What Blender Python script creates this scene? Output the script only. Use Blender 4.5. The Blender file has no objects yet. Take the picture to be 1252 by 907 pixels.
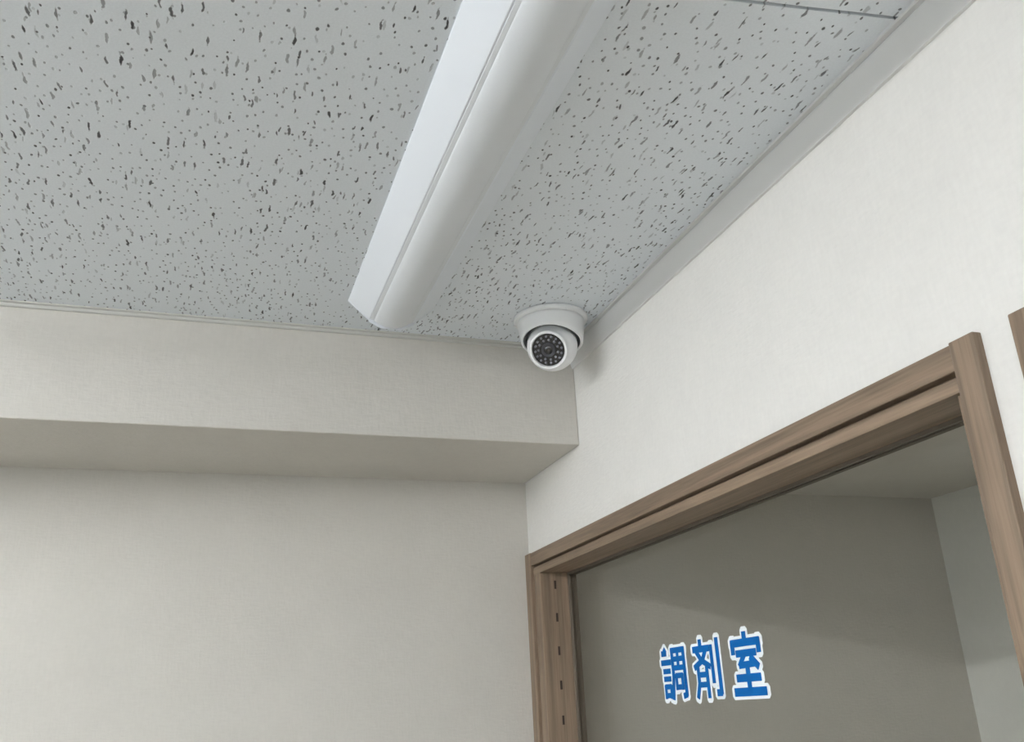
import bpy, bmesh, math, random
from mathutils import Vector, Matrix
random.seed(7)
S = bpy.context.scene
C = S.collection

# ------------------------------------------------------------------ camera
cam_d = bpy.data.cameras.new('camera'); cam = bpy.data.objects.new('camera', cam_d); C.objects.link(cam)
cam_d.sensor_width = 36.0; cam_d.lens = 1116.0 / 1252.0 * 36.0; cam_d.clip_start = 0.02
R = ((0.94771379, -0.31578669, -0.04601464), (-0.06867526, -0.34263073, 0.93695672), (0.31164449, 0.88480673, 0.3464026))
M4 = Matrix(((R[0][0], R[1][0], -R[2][0], -0.6), (R[0][1], R[1][1], -R[2][1], -1.65803),
             (R[0][2], R[1][2], -R[2][2], 1.757), (0, 0, 0, 1)))
cam.matrix_world = M4
S.camera = cam
# ------------------------------------------------------------------ world, exposure
w = bpy.data.worlds.new('world'); S.world = w; w.use_nodes = True
w.node_tree.nodes['Background'].inputs[0].default_value = (0.75, 0.85, 1.0, 1)
w.node_tree.nodes['Background'].inputs[1].default_value = 0.3
S.view_settings.view_transform = 'Standard'; S.view_settings.look = 'None'
S.view_settings.exposure = 0.72; S.view_settings.gamma = 1.0; S.view_settings.use_curve_mapping = False
LAMP = 40.0            # emission of a lit diffuser
LAMP_COL = (0.98, 0.99, 1.0)
DAY = 22.0            # watts of daylight through the window in the wall on the left
DAY_COL = (0.74, 0.87, 1.0)
DISP_FILL = 2.6            # watts of the fill lamp added to brighten the dispensary

# ------------------------------------------------------------------ measures (metres)
ZC = 2.34735          # ceiling
ZB = 2.17085          # underside of the beam
BD = 0.28065          # beam depth
XL, YN = -3.7, -3.9   # left wall, near wall
WT = 0.075             # thickness of the wall with the doors
XD = 0.992            # far wall of the dispensary
ZD = 2.166            # dispensary ceiling

# ------------------------------------------------------------------ materials
def newmat(name):
    m = bpy.data.materials.new(name); m.use_nodes = True
    nt = m.node_tree; b = nt.nodes['Principled BSDF']
    return m, nt, b
def N(nt, t, **kw):
    n = nt.nodes.new(t)
    for k, v in kw.items(): setattr(n, k, v)
    return n
def val(nt, op, a, b=None):
    n = nt.nodes.new('ShaderNodeMath'); n.operation = op
    for i, x in enumerate((a, b)):
        if x is None: continue
        if isinstance(x, (int, float)): n.inputs[i].default_value = x
        else: nt.links.new(x, n.inputs[i])
    return n.outputs[0]
def mapped(nt, scale, warp=None):
    g = N(nt, 'ShaderNodeNewGeometry'); mp = N(nt, 'ShaderNodeMapping')
    mp.inputs['Scale'].default_value = scale
    nt.links.new(g.outputs['Position'], mp.inputs['Vector'])
    return mp.outputs['Vector']
def plain(name, col, rough=0.5, spec=0.5, metal=0.0):
    m, nt, b = newmat(name)
    b.inputs['Base Color'].default_value = (*col, 1); b.inputs['Roughness'].default_value = rough
    b.inputs['Specular IOR Level'].default_value = spec; b.inputs['Metallic'].default_value = metal
    nz = N(nt, 'ShaderNodeTexNoise'); nz.inputs['Scale'].default_value = 60
    nt.links.new(mapped(nt, (1, 1, 1)), nz.inputs['Vector'])
    mr = N(nt, 'ShaderNodeMapRange'); mr.inputs[3].default_value = max(rough - 0.04, 0.02); mr.inputs[4].default_value = min(rough + 0.04, 1)
    nt.links.new(nz.outputs[0], mr.inputs[0]); nt.links.new(mr.outputs[0], b.inputs['Roughness'])
    return m
def wallpaper(name, col, bump=0.4):
    m, nt, b = newmat(name)
    b.inputs['Roughness'].default_value = 0.85; b.inputs['Specular IOR Level'].default_value = 0.2
    n1 = N(nt, 'ShaderNodeTexNoise'); n1.inputs['Scale'].default_value = 1.0; n1.inputs['Detail'].default_value = 4
    nt.links.new(mapped(nt, (220, 220, 60)), n1.inputs['Vector'])           # upright threads
    n2 = N(nt, 'ShaderNodeTexNoise'); n2.inputs['Scale'].default_value = 1.0; n2.inputs['Detail'].default_value = 3
    nt.links.new(mapped(nt, (70, 70, 240)), n2.inputs['Vector'])          # cross threads
    n3 = N(nt, 'ShaderNodeTexNoise'); n3.inputs['Scale'].default_value = 14.0; n3.inputs['Detail'].default_value = 3
    nt.links.new(mapped(nt, (1, 1, 1)), n3.inputs['Vector'])
    s = val(nt, 'ADD', n1.outputs[0], n2.outputs[0])
    bp = N(nt, 'ShaderNodeBump'); bp.inputs['Strength'].default_value = bump; bp.inputs['Distance'].default_value = 0.0012
    nt.links.new(s, bp.inputs['Height']); nt.links.new(bp.outputs[0], b.inputs['Normal'])
    mx = N(nt, 'ShaderNodeMix', data_type='RGBA'); k = val(nt, 'ADD', val(nt, 'MULTIPLY', s, 0.5), val(nt, 'MULTIPLY', n3.outputs[0], 0.5))
    k = val(nt, 'SUBTRACT', k, 0.25)
    nt.links.new(k, mx.inputs[0])
    mx.inputs[6].default_value = (*[c * 0.92 for c in col], 1); mx.inputs[7].default_value = (*[min(c * 1.07, 1) for c in col], 1)
    nt.links.new(mx.outputs[2], b.inputs['Base Color'])
    return m
def wood(name, along, col=(0.235, 0.172, 0.120)):
    m, nt, b = newmat(name)
    sc = {'y': (90, 2.2, 90), 'z': (90, 90, 2.2)}[along]
    n1 = N(nt, 'ShaderNodeTexNoise'); n1.inputs['Scale'].default_value = 1.0; n1.inputs['Detail'].default_value = 5; n1.inputs['Distortion'].default_value = 0.6
    nt.links.new(mapped(nt, sc), n1.inputs['Vector'])
    n2 = N(nt, 'ShaderNodeTexNoise'); n2.inputs['Scale'].default_value = 1.0; n2.inputs['Detail'].default_value = 2
    nt.links.new(mapped(nt, tuple(4.5 * q if q > 10 else 8 * q for q in sc)), n2.inputs['Vector'])
    k = val(nt, 'ADD', val(nt, 'MULTIPLY', n1.outputs[0], 0.7), val(nt, 'MULTIPLY', n2.outputs[0], 0.3))
    cr = N(nt, 'ShaderNodeValToRGB')
    e = cr.color_ramp.elements
    e[0].position = 0.32; e[0].color = (*[c * 0.62 for c in col], 1)
    e[1].position = 0.66; e[1].color = (*[c * 1.22 for c in col], 1)
    nt.links.new(k, cr.inputs[0]); nt.links.new(cr.outputs[0], b.inputs['Base Color'])
    b.inputs['Roughness'].default_value = 0.5; b.inputs['Specular IOR Level'].default_value = 0.3
    bp = N(nt, 'ShaderNodeBump'); bp.inputs['Strength'].default_value = 0.15; bp.inputs['Distance'].default_value = 0.0006
    nt.links.new(k, bp.inputs['Height']); nt.links.new(bp.outputs[0], b.inputs['Normal'])
    return m
def acoustic(name, col):
    """grey-white rock-wool board with short worm-like pits, mostly running along y"""
    m, nt, b = newmat(name)
    b.inputs['Roughness'].default_value = 0.9; b.inputs['Specular IOR Level'].default_value = 0.15
    def layer(scale, rot, tmin, tmax, keep, warp):
        g = N(nt, 'ShaderNodeNewGeometry')
        nz = N(nt, 'ShaderNodeTexNoise'); nz.inputs['Scale'].default_value = 70; nz.inputs['Detail'].default_value = 1
        nt.links.new(g.outputs['Position'], nz.inputs['Vector'])
        sub = N(nt, 'ShaderNodeVectorMath', operation='SUBTRACT'); sub.inputs[1].default_value = (.5, .5, .5)
        nt.links.new(nz.outputs['Color'], sub.inputs[0])
        mu = N(nt, 'ShaderNodeVectorMath', operation='SCALE'); mu.inputs['Scale'].default_value = warp
        nt.links.new(sub.outputs[0], mu.inputs[0])
        ad = N(nt, 'ShaderNodeVectorMath', operation='ADD')
        nt.links.new(g.outputs['Position'], ad.inputs[0]); nt.links.new(mu.outputs[0], ad.inputs[1])
        mp = N(nt, 'ShaderNodeMapping'); mp.inputs['Scale'].default_value = (scale[0], scale[1], 0); mp.inputs['Rotation'].default_value = (0, 0, rot)
        mp.inputs['Location'].default_value = (rot * 13, rot * 7 + 3, 0)
        nt.links.new(ad.outputs[0], mp.inputs['Vector'])
        v = N(nt, 'ShaderNodeTexVoronoi', voronoi_dimensions='2D', feature='F1'); v.inputs['Scale'].default_value = 1.0
        nt.links.new(mp.outputs[0], v.inputs['Vector'])
        sp = N(nt, 'ShaderNodeSeparateColor'); nt.links.new(v.outputs['Color'], sp.inputs[0])
        thr = N(nt, 'ShaderNodeMapRange'); thr.inputs[1].default_value = 1 - keep; thr.inputs[2].default_value = 1.0
        thr.inputs[3].default_value = tmin; thr.inputs[4].default_value = tmax
        nt.links.new(sp.outputs[0], thr.inputs[0])
        bk = N(nt, 'ShaderNodeTexNoise'); bk.inputs['Scale'].default_value = 190; bk.inputs['Detail'].default_value = 1
        nt.links.new(g.outputs['Position'], bk.inputs['Vector'])
        tt = val(nt, 'MULTIPLY', thr.outputs[0], val(nt, 'ADD', val(nt, 'MULTIPLY', bk.outputs[0], 1.7), 0.12))
        on = val(nt, 'GREATER_THAN', sp.outputs[0], 1 - keep)
        mr = N(nt, 'ShaderNodeMapRange', interpolation_type='SMOOTHSTEP')
        mr.inputs[3].default_value = 1.0; mr.inputs[4].default_value = 0.0
        nt.links.new(v.outputs['Distance'], mr.inputs[0])
        nt.links.new(val(nt, 'MULTIPLY', tt, 0.6), mr.inputs[1]); nt.links.new(val(nt, 'MULTIPLY', tt, 1.15), mr.inputs[2])
        depth = N(nt, 'ShaderNodeMapRange'); depth.inputs[3].default_value = 0.22; depth.inputs[4].default_value = 1.0
        nt.links.new(sp.outputs[1], depth.inputs[0])
        return val(nt, 'MULTIPLY', val(nt, 'MULTIPLY', mr.outputs[0], on), depth.outputs[0])
    a = layer((105, 19), 0.08, 0.10, 0.175, 0.44, 0.0065)
    c = layer((96, 23), -0.22, 0.09, 0.165, 0.36, 0.0065)
    d = layer((98, 66), 0.45, 0.10, 0.16, 0.68, 0.003)
    p = val(nt, 'MAXIMUM', val(nt, 'MAXIMUM', a, c), d)
    fz = N(nt, 'ShaderNodeTexNoise'); fz.inputs['Scale'].default_value = 420; fz.inputs['Detail'].default_value = 2
    nt.links.new(mapped(nt, (1, 1, 1)), fz.inputs['Vector'])
    base = N(nt, 'ShaderNodeMix', data_type='RGBA'); nt.links.new(fz.outputs[0], base.inputs[0])
    base.inputs[6].default_value = (*[q * 0.94 for q in col], 1); base.inputs[7].default_value = (*[q * 1.05 for q in col], 1)
    mx = N(nt, 'ShaderNodeMix', data_type='RGBA'); nt.links.new(p, mx.inputs[0])
    nt.links.new(base.outputs[2], mx.inputs[6]); mx.inputs[7].default_value = (0.075, 0.075, 0.078, 1)
    nt.links.new(mx.outputs[2], b.inputs['Base Color'])
    bp = N(nt, 'ShaderNodeBump', invert=True); bp.inputs['Strength'].default_value = 0.5; bp.inputs['Distance'].default_value = 0.002
    nt.links.new(val(nt, 'ADD', p, val(nt, 'MULTIPLY', fz.outputs[0], 0.1)), bp.inputs['Height']); nt.links.new(bp.outputs[0], b.inputs['Normal'])
    return m
def glass(name, tint):
    m = bpy.data.materials.new(name); m.use_nodes = True; nt = m.node_tree; nt.nodes.clear()
    o = N(nt, 'ShaderNodeOutputMaterial'); t = N(nt, 'ShaderNodeBsdfTransparent'); t.inputs[0].default_value = (*tint, 1)
    g = N(nt, 'ShaderNodeBsdfGlossy'); g.inputs['Roughness'].default_value = 0.0
    lw = N(nt, 'ShaderNodeLayerWeight')
    f = val(nt, 'ADD', val(nt, 'MULTIPLY', val(nt, 'POWER', lw.outputs['Facing'], 5.0), 0.6), 0.03)
    x = N(nt, 'ShaderNodeMixShader'); nt.links.new(f, x.inputs[0]); nt.links.new(t.outputs[0], x.inputs[1]); nt.links.new(g.outputs[0], x.inputs[2])
    nt.links.new(x.outputs[0], o.inputs[0])
    return m
def glow(name, col, k):
    m, nt, b = newmat(name)
    b.inputs['Base Color'].default_value = (.9, .9, .9, 1)
    b.inputs['Emission Color'].default_value = (*col, 1); b.inputs['Emission Strength'].default_value = k
    return m

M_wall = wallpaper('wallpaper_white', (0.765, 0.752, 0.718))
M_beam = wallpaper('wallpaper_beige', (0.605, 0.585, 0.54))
M_disp = wallpaper('wallpaper_dispensary', (0.83, 0.80, 0.745), 0.1)
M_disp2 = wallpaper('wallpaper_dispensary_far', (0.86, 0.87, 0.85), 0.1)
M_ceil = acoustic('acoustic_board', (0.77, 0.815, 0.855))
M_slab = plain('ceiling_void', (0.05, 0.05, 0.05), 0.9)
M_trim2 = plain('grey_edge_strip', (0.56, 0.56, 0.53), 0.5, 0.3)
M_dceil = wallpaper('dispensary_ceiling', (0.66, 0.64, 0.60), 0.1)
M_trim = plain('grey_vinyl_trim', (0.74, 0.74, 0.73), 0.5, 0.3)
M_floor = wallpaper('vinyl_floor', (0.48, 0.44, 0.38), 0.05)
M_wy = wood('wood_grain_level', 'y'); M_wz = wood('wood_grain_upright', 'z')
M_slot = plain('slot_dark_inlay', (0.035, 0.022, 0.015), 0.8)
M_bead = plain('glazing_bead_dark', (0.13, 0.105, 0.08), 0.6)
M_glass = glass('door_glass', (0.925, 0.925, 0.91))
M_steel = plain('white_enamel', (0.79, 0.83, 0.88), 0.35, 0.4)
M_bar = plain('milky_diffuser', (0.74, 0.77, 0.80), 0.4, 0.3)
M_lit = glow('lit_diffuser', LAMP_COL, LAMP)
M_plastic = plain('white_plastic', (0.88, 0.89, 0.90), 0.35, 0.4)
M_gap = plain('black_gap', (0.03, 0.03, 0.035), 0.6)
M_face = plain('smoked_face', (0.012, 0.013, 0.016), 0.15, 0.6)
M_led = plain('led_bulbs', (0.22, 0.22, 0.25), 0.2, 0.6)
M_barrel = plain('lens_barrel', (0.05, 0.05, 0.06), 0.35)
M_lens = plain('lens_glass', (0.004, 0.004, 0.006), 0.05, 0.9)
M_blue = plain('blue_vinyl', (0.0, 0.115, 0.39), 0.6, 0.15)
M_white = plain('white_vinyl', (0.88, 0.92, 0.95), 0.4)
M_frame = plain('aluminium', (0.5, 0.5, 0.5), 0.4, 0.5, 0.8)
M_skyglow = glow('daylight_blind', DAY_COL, 1.0)

# ------------------------------------------------------------------ helpers
def obj(name, bm, mat, parent=None, smooth=False, bevel=0.0, loc=None):
    me = bpy.data.meshes.new(name)
    bmesh.ops.recalc_face_normals(bm, faces=bm.faces)
    bm.to_mesh(me); bm.free()
    for p in me.polygons: p.use_smooth = smooth
    me.materials.append(mat)
    o = bpy.data.objects.new(name, me); C.objects.link(o)
    if parent: o.parent = parent
    if loc: o.location = loc
    if bevel:
        md = o.modifiers.new('bevel', 'BEVEL'); md.width = bevel; md.segments = 2; md.limit_method = 'ANGLE'
    return o
def empty(name, loc=(0, 0, 0)):
    o = bpy.data.objects.new(name, None); C.objects.link(o); o.location = loc; o.empty_display_size = 0.05
    return o
def tag(o, **kw):
    for k, v in kw.items(): o[k] = v
    return o
def box(bm, x0, x1, y0, y1, z0, z1):
    v = [bm.verts.new((x, y, z)) for x in (x0, x1) for y in (y0, y1) for z in (z0, z1)]
    for f in ((0, 1, 3, 2), (4, 6, 7, 5), (0, 4, 5, 1), (2, 3, 7, 6), (0, 2, 6, 4), (1, 5, 7, 3)):
        bm.faces.new([v[i] for i in f])
    return bm
def B(*a): return box(bmesh.new(), *a)
def extrude_y(pts, y0, y1):
    """closed profile of (x, z) swept from y0 to y1, ends filled"""
    bm = bmesh.new()
    a = [bm.verts.new((x, y0, z)) for x, z in pts]; b = [bm.verts.new((x, y1, z)) for x, z in pts]
    n = len(pts)
    for i in range(n): bm.faces.new((a[i], a[(i + 1) % n], b[(i + 1) % n], b[i]))
    bm.faces.new(a); bm.faces.new(b[::-1])
    return bm
def extrude_x(pts, x0, x1):
    bm = bmesh.new()
    a = [bm.verts.new((x0, y, z)) for y, z in pts]; b = [bm.verts.new((x1, y, z)) for y, z in pts]
    n = len(pts)
    for i in range(n): bm.faces.new((a[i], a[(i + 1) % n], b[(i + 1) % n], b[i]))
    bm.faces.new(a); bm.faces.new(b[::-1])
    return bm
def lathe(prof, n=64, mat=None):
    """(r, z) profile turned about local z; closes at r = 0"""
    bm = bmesh.new(); rings = []
    for r, z in prof:
        if r < 1e-6: rings.append([bm.verts.new((0, 0, z))])
        else: rings.append([bm.verts.new((r * math.cos(2 * math.pi * i / n), r * math.sin(2 * math.pi * i / n), z)) for i in range(n)])
    for a, b in zip(rings, rings[1:]):
        for i in range(n):
            j = (i + 1) % n
            if len(a) == 1 and len(b) == 1: continue
            if len(a) == 1: bm.faces.new((a[0], b[i], b[j]))
            elif len(b) == 1: bm.faces.new((a[i], a[j], b[0]))
            else: bm.faces.new((a[i], a[j], b[j], b[i]))
    if mat is not None: bm.transform(mat)
    return bm

# ------------------------------------------------------------------ room shell
tag(obj('floor', B(XL - .1, XD + .1, YN - .1, .1, -.1, 0), M_floor), kind='structure', label='pale vinyl floor')
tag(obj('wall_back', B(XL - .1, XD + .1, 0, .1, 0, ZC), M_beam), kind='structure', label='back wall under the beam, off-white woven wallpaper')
tag(obj('wall_near', B(XL - .1, XD + .1, YN - .1, YN, 0, ZC), M_wall), kind='structure', label='near wall behind the viewer')
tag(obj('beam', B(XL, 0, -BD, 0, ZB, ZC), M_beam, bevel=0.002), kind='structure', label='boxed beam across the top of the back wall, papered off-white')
# left wall with a window opening
WY0, WY1, WZ0, WZ1 = -3.3, -1.3, 0.85, 2.0
bm = B(XL - .1, XL, YN, WY0, 0, ZC); box(bm, XL - .1, XL, WY1, 0, 0, ZC)
box(bm, XL - .1, XL, WY0, WY1, 0, WZ0); box(bm, XL - .1, XL, WY0, WY1, WZ1, ZC)
tag(obj('wall_left', bm, M_wall), kind='structure', label='left wall with a window')
# right wall with two door openings
D1 = (-1.1235, -0.0)       # casing outer edges of door 1 (near, far)
D2 = (-2.2825, -1.159)
HT = 2.0309                # casing top
def opening(d): return d[0] + 0.012, d[1] - 0.012
ZO = 2.020
bm = bmesh.new()
a0, a1 = opening(D2); b0, b1 = opening(D1)
for y0, y1 in ((YN, a0), (a1, b0), (b1, 0)): box(bm, 0, WT, y0, y1, 0, ZC)
for y0, y1 in ((a0, a1), (b0, b1)): box(bm, 0, WT, y0, y1, ZO, ZC)
tag(obj('wall_right', bm, M_wall), kind='structure', label='right wall with two wooden door frames, off-white woven wallpaper')
# dispensary behind the doors
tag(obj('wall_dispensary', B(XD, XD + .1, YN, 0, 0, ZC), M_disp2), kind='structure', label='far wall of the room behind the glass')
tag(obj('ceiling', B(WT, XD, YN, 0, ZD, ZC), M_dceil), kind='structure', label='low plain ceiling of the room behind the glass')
# main ceiling: joists' dark void plus separate boards
ceil = tag(obj('ceiling', B(XL - .1, XD + .1, YN - .1, .1, ZC + .012, ZC + .1), M_slab), kind='structure', label='ceiling of grey-white flecked acoustic boards')
xs = [0.0, -0.346]
while xs[-1] > XL: xs.append(max(xs[-1] - 0.91, XL))
ys = [-BD, -1.117]
while ys[-1] > YN: ys.append(max(ys[-1] - 0.91, YN))
cache = {}
for x1, x0 in zip(xs, xs[1:]):
    for y1, y0 in zip(ys, ys[1:]):
        dx, dy = round(x1 - x0, 4), round(y1 - y0, 4)
        if x1 == 0.0:     # the narrow cut boards along the right wall: their joint runs a little askew
            g = 0.0018; ja, jb = -1.085, -1.129
            ya0, ya1 = (ja if abs(y0 + 1.117) < 1e-6 else y0), (ja if abs(y1 + 1.117) < 1e-6 else y1)
            yb0, yb1 = (jb if abs(y0 + 1.117) < 1e-6 else y0), (jb if abs(y1 + 1.117) < 1e-6 else y1)
            bm = bmesh.new(); lo_ = []; hi_ = []
            for px, py, sx_, sy_ in ((x0, ya0, 1, 1), (x1, yb0, -1, 1), (x1, yb1, -1, -1), (x0, ya1, 1, -1)):
                lo_.append(bm.verts.new((px + sx_ * g, py + sy_ * g, ZC))); hi_.append(bm.verts.new((px + sx_ * g, py + sy_ * g, ZC + .0118)))
            for i in range(4): bm.faces.new((lo_[i], lo_[(i + 1) % 4], hi_[(i + 1) % 4], hi_[i]))
            bm.faces.new(lo_); bm.faces.new(hi_[::-1])
            obj('ceiling_board', bm, M_ceil, ceil); continue
        if (dx, dy) not in cache:
            g = 0.0013; bm = bmesh.new()
            prof = ((g + .0012, 0), (g, 0.0012), (g, 0.0118))
            rings = []
            for q, z in prof:
                rings.append([bm.verts.new(p) for p in ((q, q, z), (dx - q, q, z), (dx - q, dy - q, z), (q, dy - q, z))])
            for a, b in zip(rings, rings[1:]):
                for i in range(4): bm.faces.new((a[i], a[(i + 1) % 4], b[(i + 1) % 4], b[i]))
            bm.faces.new(rings[0]); bm.faces.new(rings[-1][::-1])
            o = obj('ceiling_board', bm, M_ceil, ceil); cache[(dx, dy)] = o
        else:
            o = cache[(dx, dy)].copy(); C.objects.link(o); o.parent = ceil
        o.location = (x0, y0, ZC)
# cornice trims
T = 0.0392
pr = [(0, ZC), (-.0135, ZC), (-.0135, ZC - .0035), (-.0085, ZC - .0045), (-.0085, ZC - .008), (-.0115, ZC - .009), (-.004, ZC - T), (0, ZC - T)]
tag(obj('trim_1', extrude_y(pr, YN, -BD), M_trim), kind='structure', label='pale grey cornice strip along the top of the right wall')
pb = [(-BD, ZC), (-BD - .008, ZC), (-BD - .008, ZC - .002), (-BD - .004, ZC - .003), (-BD - .004, ZC - .006), (-BD - .005, ZC - .0065), (-BD - .004, ZC - .008), (-BD, ZC - .008)]
tag(obj('trim_2', extrude_x(pb, XL, -.0115), M_trim2), kind='structure', label='thin pale strip where the beam meets the ceiling')
pl = [(XL, ZC), (XL + .0115, ZC), (XL + .0115, ZC - .009), (XL + .004, ZC - T), (XL, ZC - T)]
tag(obj('trim_3', extrude_y(pl, YN, -BD), M_trim), kind='structure', label='cornice strip along the left wall')
# window in the left wall, out of frame: frame, mullion, pane
wn = tag(empty('window_1', (XL - .05, (WY0 + WY1) / 2, WZ0)), kind='structure', label='aluminium window in the left wall')
def wpart(name, mat, x0, x1, y0, y1, z0, z1):
    o = obj(name, B(x0, x1, y0, y1, z0, z1), mat); o.parent = wn; o.matrix_parent_inverse = Matrix.Translation(-wn.location); return o
for y0, y1, z0, z1 in ((WY0, WY1, WZ0, WZ0 + .04), (WY0, WY1, WZ1 - .04, WZ1), (WY0, WY0 + .04, WZ0 + .04, WZ1 - .04), (WY1 - .04, WY1, WZ0 + .04, WZ1 - .04), ((WY0 + WY1) / 2 - .02, (WY0 + WY1) / 2 + .02, WZ0 + .04, WZ1 - .04)):
    wpart('window_frame', M_frame, XL - .08, XL - .03, y0, y1, z0, z1)
wpart('pane', M_glass, XL - .058, XL - .052, WY0 + .04, WY1 - .04, WZ0 + .04, WZ1 - .04)
ld = bpy.data.lights.new('daylight', 'AREA'); ld.shape = 'RECTANGLE'; ld.size = 1.9; ld.size_y = 1.1; ld.energy = DAY; ld.color = DAY_COL
lo = bpy.data.objects.new('daylight', ld); C.objects.link(lo); lo.location = (XL - .13, (WY0 + WY1) / 2, (WZ0 + WZ1) / 2); lo.rotation_euler = (0, -math.pi / 2, 0)

# ------------------------------------------------------------------ doors
XG = 0.0527                # glass plane
FZ = -0.009                # casing face
def door(name, d, label, slots):
    root = tag(empty(name, (0, (d[0] + d[1]) / 2, 0)), kind='structure', label=label)
    def P(nm, bm, mat, parent=None, bevel=0.0, **kw):
        o = obj(nm, bm, mat, bevel=bevel); par = parent or root
        o.parent = par; o.matrix_parent_inverse = par.matrix_world.inverted() if parent else Matrix.Translation(-root.location)
        return tag(o, **kw)
    yn, yf = d
    CW = 0.0252; G = 0.0045; SB = 0.0285
    # uprights run past the head, which butts between them
    P('side_casing', B(FZ, 0.02, yn, yn + 0.027, 0, HT), M_wz, bevel=0.0012)
    P('side_casing', B(FZ, 0.02, yf - 0.029, yf - 0.0005, 0, HT - .001), M_wz, bevel=0.0012)
    P('head_casing', B(FZ + .0015, 0.02, yn + 0.027, yf - 0.029, HT - CW, HT - .0015), M_wy, bevel=0.001)
    # second member set 4 mm below a dark rebate, reaching through the wall
    zt = 1.9877
    P('head_frame', B(FZ + .004, XG + .012, yn + 0.027, yf - 0.034, zt, HT - CW - G), M_wy, bevel=0.0008)
    P('head_rebate', B(0.004, WT, yn + 0.027, yf - 0.034, HT - CW - G, HT - CW), M_wy)
    js = P('side_frame', B(FZ + .004, XG + .012, yf - 0.068, yf - 0.036, 0, zt), M_wz, bevel=0.0008)
    P('side_rebate', B(0.004, WT, yf - 0.036, yf - 0.029, 0, zt), M_wz)
    P('side_frame', B(0.0, XG + .012, yn + 0.004, yn + 0.038, 0, zt), M_wz, bevel=0.0008)
    ye, yb = yf - 0.068, yn + 0.038
    # glazing beads and the pane
    bw = 0.004
    P('glazing_bead', B(XG - .004, XG + .012, ye - bw, ye, 0.0, zt), M_bead)
    P('glazing_bead', B(XG - .004, XG + .012, yb, yb + bw, 0.0, zt), M_bead)
    P('glazing_bead', B(XG - .004, XG + .012, yb + bw, ye - bw, zt - bw, zt), M_bead)
    g = P('glass_pane', B(XG, XG + .005, yb + bw, ye - bw, 0.02, zt - bw), M_glass)
    for z in slots:  # dark inlays, nothing cut out: the shade of a recess is their colour
        P('slot_inlay', B(0.0215, 0.0255, ye - .0004, ye + .006, z - .0075, z + .0075), M_slot, parent=js, label='short dark inlay in the jamb, coloured like a shaded recess')
    return root, g
bpy.context.view_layer.update()
d1, pane1 = door('door_1', D1, 'wood-framed glass door with blue lettering beside the back wall', [1.966 - 0.058 * k for k in range(33)])
d2, pane2 = door('door_2', D2, 'second wood-framed glass door, only its frame corner in view', [])

# ------------------------------------------------------------------ lettering on the glass of door 1
# strokes on a 100 x 100 grid, y up; each stroke is a polyline with a width
CH = {
 '調': [([(4, 84), (20, 84)], 9), ([(0, 66), (36, 66)], 9), ([(6, 49), (32, 49)], 8), ([(6, 34), (32, 34)], 8),
        ([(8, 20), (8, -2)], 8), ([(8, 19), (31, 19)], 8), ([(31, 20), (31, -2)], 8), ([(8, 2), (31, 2)], 8), ([(14, 92), (19, 86)], 8),
        ([(46, 90), (46, 40), (38, -4)], 9), ([(44, 88), (95, 88)], 9), ([(93, 90), (93, 2), (82, 0)], 9),
        ([(53, 71), (86, 71)], 8), ([(69, 83), (69, 52)], 8), ([(52, 54), (87, 54)], 8),
        ([(57, 40), (57, 14)], 8), ([(57, 39), (82, 39)], 8), ([(81, 40), (81, 14)], 8), ([(57, 17), (82, 17)], 8)],
 '剤': [([(30, 98), (30, 86)], 10), ([(2, 83), (60, 83)], 10), ([(50, 82), (34, 62), (2, 50)], 9), ([(12, 80), (30, 62), (60, 50)], 9),
        ([(14, 48), (14, 20), (4, -4)], 9), ([(47, 48), (47, -4)], 9), ([(14, 36), (47, 36)], 8), ([(14, 18), (47, 18)], 8),
        ([(70, 86), (70, 22)], 9), ([(93, 97), (93, 2), (80, 2)], 10)],
 '室': [([(50, 99), (50, 88)], 11), ([(6, 84), (94, 84)], 11), ([(8, 86), (8, 68)], 11), ([(92, 86), (92, 68)], 11),
        ([(20, 66), (80, 66)], 10), ([(44, 64), (26, 46), (78, 48)], 9), ([(64, 58), (84, 43)], 11),
        ([(50, 46), (50, 4)], 11), ([(14, 25), (86, 25)], 11), ([(2, 2), (98, 2)], 12)],
}
def strokes(ch, grow, sx, sz, y0, z0, x):
    """joined flat bars with round-ish ends, thin but solid, facing -x"""
    bm = bmesh.new(); t = 0.0003
    num = 0
    for pts, wd in CH[ch]:
        h = wd / 2 + (grow if grow else 1.2)
        for (ax, ay), (bx, by) in zip(pts, pts[1:]):
            xx = x - 0.00001 * num; num += 1
            L = math.hypot(bx - ax, by - ay); ux, uy = (bx - ax) / L, (by - ay) / L; nx, ny = -uy, ux
            e = h if grow else wd * 0.32
            c = h * (0.45 if grow else 0.12)
            loop = [(-e, -h + c), (-e, h - c), (-e + c, h), (L + e - c, h), (L + e, h - c), (L + e, -h + c), (L + e - c, -h), (-e + c, -h)]
            P2 = [(ax + ux * s + nx * q, ay + uy * s + ny * q) for s, q in loop]
            fr = [bm.verts.new((xx, y0 - px * sx, z0 + pz * sz)) for px, pz in P2]
            bk = [bm.verts.new((xx + t, y0 - px * sx, z0 + pz * sz)) for px, pz in P2]
            n = len(fr)
            for i in range(n): bm.faces.new((fr[i], fr[(i + 1) % n], bk[(i + 1) % n], bk[i]))
            bm.faces.new(fr); bm.faces.new(bk[::-1])
    return bm
inv = None
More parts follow.
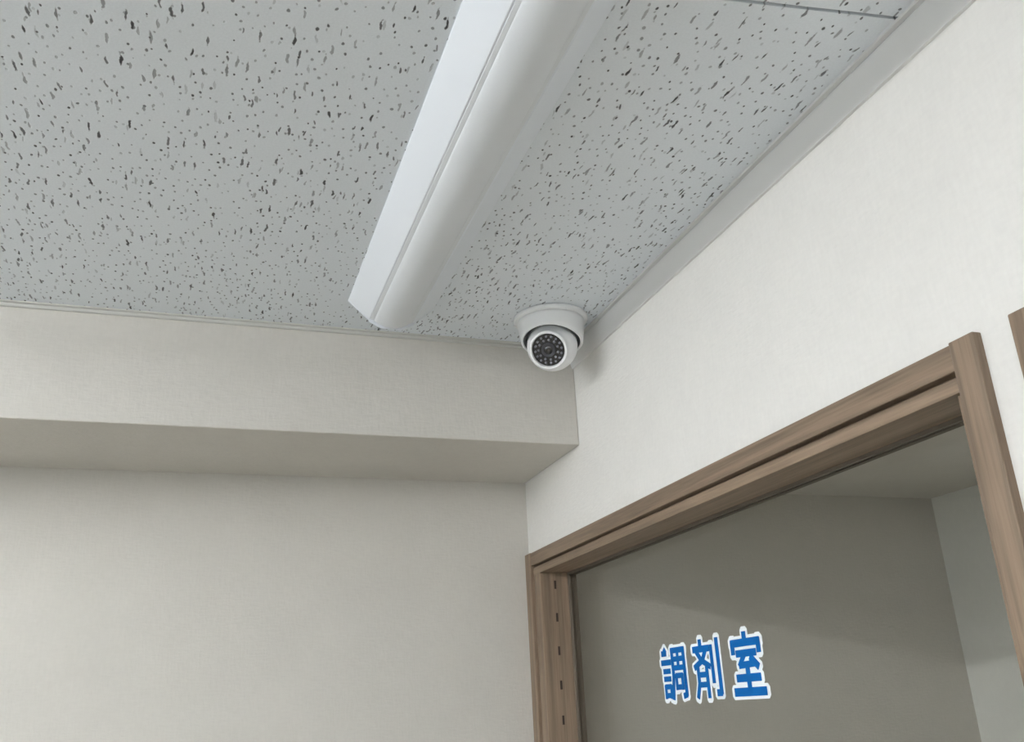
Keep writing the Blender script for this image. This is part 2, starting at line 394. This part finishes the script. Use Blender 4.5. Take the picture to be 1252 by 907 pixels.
for ch, ya, yb_, zb_, zt_ in (('調', -.402, -.473, 1.7625, 1.8325), ('剤', -.496, -.565, 1.7625, 1.8325), ('室', -.5925, -.6625, 1.7615, 1.8325)):
    sx = (ya - yb_) / 100.0; sz = (zt_ - zb_) / 100.0
    for nm, gr, mt, x in (('letter_outline', 6.5, M_white, XG - .0004), ('letter', 0.0, M_blue, XG - .0010)):
        o = obj(nm, strokes(ch, gr, sx, sz, ya, zb_, x), mt)
        o.parent = pane1
        o['label'] = ('white outline of the character ' if gr else 'blue vinyl character ') + ch

# ------------------------------------------------------------------ batten light fixtures
LY0, LY1 = -1.655, -0.395
def batten(x, y0, y1, lit, label):
    root = empty('ceiling_light', (x, (y0 + y1) / 2, ZC)); tag(root, label=label, category='ceiling light', group='batten lights on the ceiling')
    L = (y1 - y0) / 2
    pan = [(-.066, -.0002), (-.066, -.0025), (-.0345, -.0300), (.0345, -.0300), (.066, -.0025), (.066, -.0002)]
    obj('housing', extrude_y(pan, -L + .0015, L - .0015), M_steel, root, bevel=0.0008)
    bar = [(-.0325, -.0298), (-.0320, -.0306), (-.0280, -.0318)]
    for i in range(41):
        q = -1 + i / 20; bar.append((.0275 * q, -.0318 - .0100 * (1 - q * q) ** 0.8))
    bar += [(.0280, -.0318), (.0320, -.0306), (.0325, -.0298)]
    if lit:     # two bare tubes on their sockets under the pan
        for s in (-1, 1):
            tm = Matrix.Translation((s * .032, -L + .03, -.052)) @ Matrix.Rotation(-math.pi / 2, 4, 'X')
            obj('tube', lathe([(0, 0), (.0127, 0), (.0127, 2 * L - .06), (0, 2 * L - .06)], 20, tm), M_lit, root, False)
            y = s * (L - .02); obj('socket', B(-.05, .05, y - .01, y + .01, -.068, -.028), M_steel, root)
        return root
    obj('light_bar', extrude_y(bar, -L + .004, L - .004), M_bar, root)
    for s in (-1, 1):
        cap = [(-.0662, -.0002), (-.0662, -.0027), (-.0350, -.0306), (-.0335, -.0340), (-.016, -.0425), (.016, -.0425), (.0335, -.0340), (.0350, -.0306), (.0662, -.0027), (.0662, -.0002)]
        a, b = (L - .0015, L) if s > 0 else (-L, -L + .0015)
        obj('end_cap', extrude_y(cap, a, b), M_steel, root)
    return root
batten(-.346, LY0, LY1, False, 'white batten ceiling light, switched off, its end near the camera dome')
batten(-1.65, LY0, LY1, True, 'lit white twin-tube ceiling light left of the switched-off one')
batten(-1.65, -3.55, -2.29, True, 'lit white twin-tube ceiling light behind the viewer, middle row')
batten(-2.95, -3.3, -2.04, True, 'lit white twin-tube ceiling light behind the viewer, by the window')
# unseen fill lamp, added to raise the brightness in the dispensary
pl_ = tag(empty('fill_light', (0.55, -2.9, ZD)), label='added unseen fill lamp under the low ceiling behind the glass', category='ceiling light')
obj('fill_light_body', lathe([(0, 0), (.07, 0), (.07, -.02), (.062, -.024), (0, -.024)], 32), M_steel, pl_, True)
ld = bpy.data.lights.new('fill_lamp', 'AREA'); ld.shape = 'DISK'; ld.size = 0.12; ld.energy = DISP_FILL; ld.color = (1, .99, .96)
lo = bpy.data.objects.new('fill_lamp', ld); C.objects.link(lo); lo.parent = pl_; lo.location = (0, 0, -.027)

# ------------------------------------------------------------------ dome camera
DX, DY = -.0855, -.397
dc = tag(empty('dome_camera', (DX, DY, ZC)), label='white dome security camera on the ceiling in the corner by the beam', category='security camera')
def scooped(bm):
    # the mouth of the shell is cut back on the side the lens looks out of
    f = Vector((-0.62, -0.78))
    for v in bm.verts:
        r = math.hypot(v.co.x, v.co.y)
        if r > 1e-4 and v.co.z < -.012:
            c = (v.co.x * f.x + v.co.y * f.y) / r
            v.co.z += 0.020 * (0.5 + 0.5 * c) ** 1.6 * min((-v.co.z - .012) / .036, 1)
    return bm
obj('mounting_plate', lathe([(0, 0), (.0585, 0), (.060, -.001), (.060, -.005), (.0585, -.0075), (0, -.0075)], 72), M_plastic, dc, True)
cup = [(0, -.007), (.0535, -.007), (.0535, -.012), (.0530, -.020), (.0520, -.032), (.0505, -.044), (.0495, -.0485), (.0478, -.0505), (.0464, -.0505), (.0452, -.048), (.0445, -.036), (.0440, -.025), (0, -.025)]
obj('housing', scooped(lathe(cup, 72)), M_plastic, dc, True)
obj('gasket', scooped(lathe([(.0452, -.040), (.0452, -.0485), (.0412, -.0490), (.0412, -.040), (.0452, -.040)], 72)), M_gap, dc, True)
bc = Vector((0.0, 0.0, -.0490)); br = 0.0405
aim = (Vector((-0.6, -1.658, 1.757)) - (Vector((DX, DY, ZC)) + bc)).normalized()
side = aim.cross(Vector((0, 0, 1))).normalized()
aim = (aim + Vector((-.23, .06, -.23))).normalized()
rotm = aim.to_track_quat('Z', 'Y').to_matrix().to_4x4()
TM = Matrix.Translation(bc) @ rotm
rim = 0.0285; zr = math.sqrt(br * br - rim * rim)
prof = [(0, -br)] + [(br * math.sin(math.pi * k / 24), -br * math.cos(math.pi * k / 24)) for k in range(1, 24) if not (br * math.sin(math.pi * k / 24) < .031 and k > 12)]
prof += [(.0312, zr), (.0312, zr + .0045), (.0300, zr + .0060), (.0272, zr + .0060), (.0262, zr + .0045), (.0262, zr - .002), (0, zr - .002)]
ball = obj('eyeball', lathe(prof, 72, TM), M_plastic, dc, True)
md = ball.modifiers.new('edge', 'EDGE_SPLIT'); md.split_angle = math.radians(40)
ZF = zr + .0012
obj('lens_window', lathe([(0, ZF), (.0258, ZF), (.0258, ZF - .002), (0, ZF - .002)], 48, TM), M_face, ball, False)
bm = bmesh.new()
for n, rr, off in ((16, .0212, 0), (11, .0158, .2)):
    for i in range(n):
        a = 2 * math.pi * i / n + off
        q = lathe([(.0021, ZF), (.0021, ZF + .0012), (.0013, ZF + .0022), (0, ZF + .0026)], 8, TM @ Matrix.Translation((rr * math.cos(a), rr * math.sin(a), 0)))
        me = bpy.data.meshes.new('t'); q.to_mesh(me); q.free(); bm.from_mesh(me); bpy.data.meshes.remove(me)
tag(obj('infrared_leds', bm, M_led, ball, True), kind='stuff')
obj('lens_barrel', lathe([(.0112, ZF), (.0112, ZF + .003), (.0100, ZF + .0034), (.0075, ZF + .0018), (0, ZF + .0016)], 40, TM), M_barrel, ball, True)
obj('lens', lathe([(.0074, ZF + .0017), (.006, ZF + .0028), (.003, ZF + .0035), (0, ZF + .0037)], 32, TM), M_lens, ball, True)
for k in (0, 1, 2):     # plate screws
    a = math.radians(35 + 120 * k)
    obj('screw', lathe([(0, -.0083), (.0024, -.0083), (.0024, -.0092), (0, -.0098)], 12, Matrix.Translation((.0592 * math.cos(a), .0592 * math.sin(a), 0))), M_plastic, dc, True)
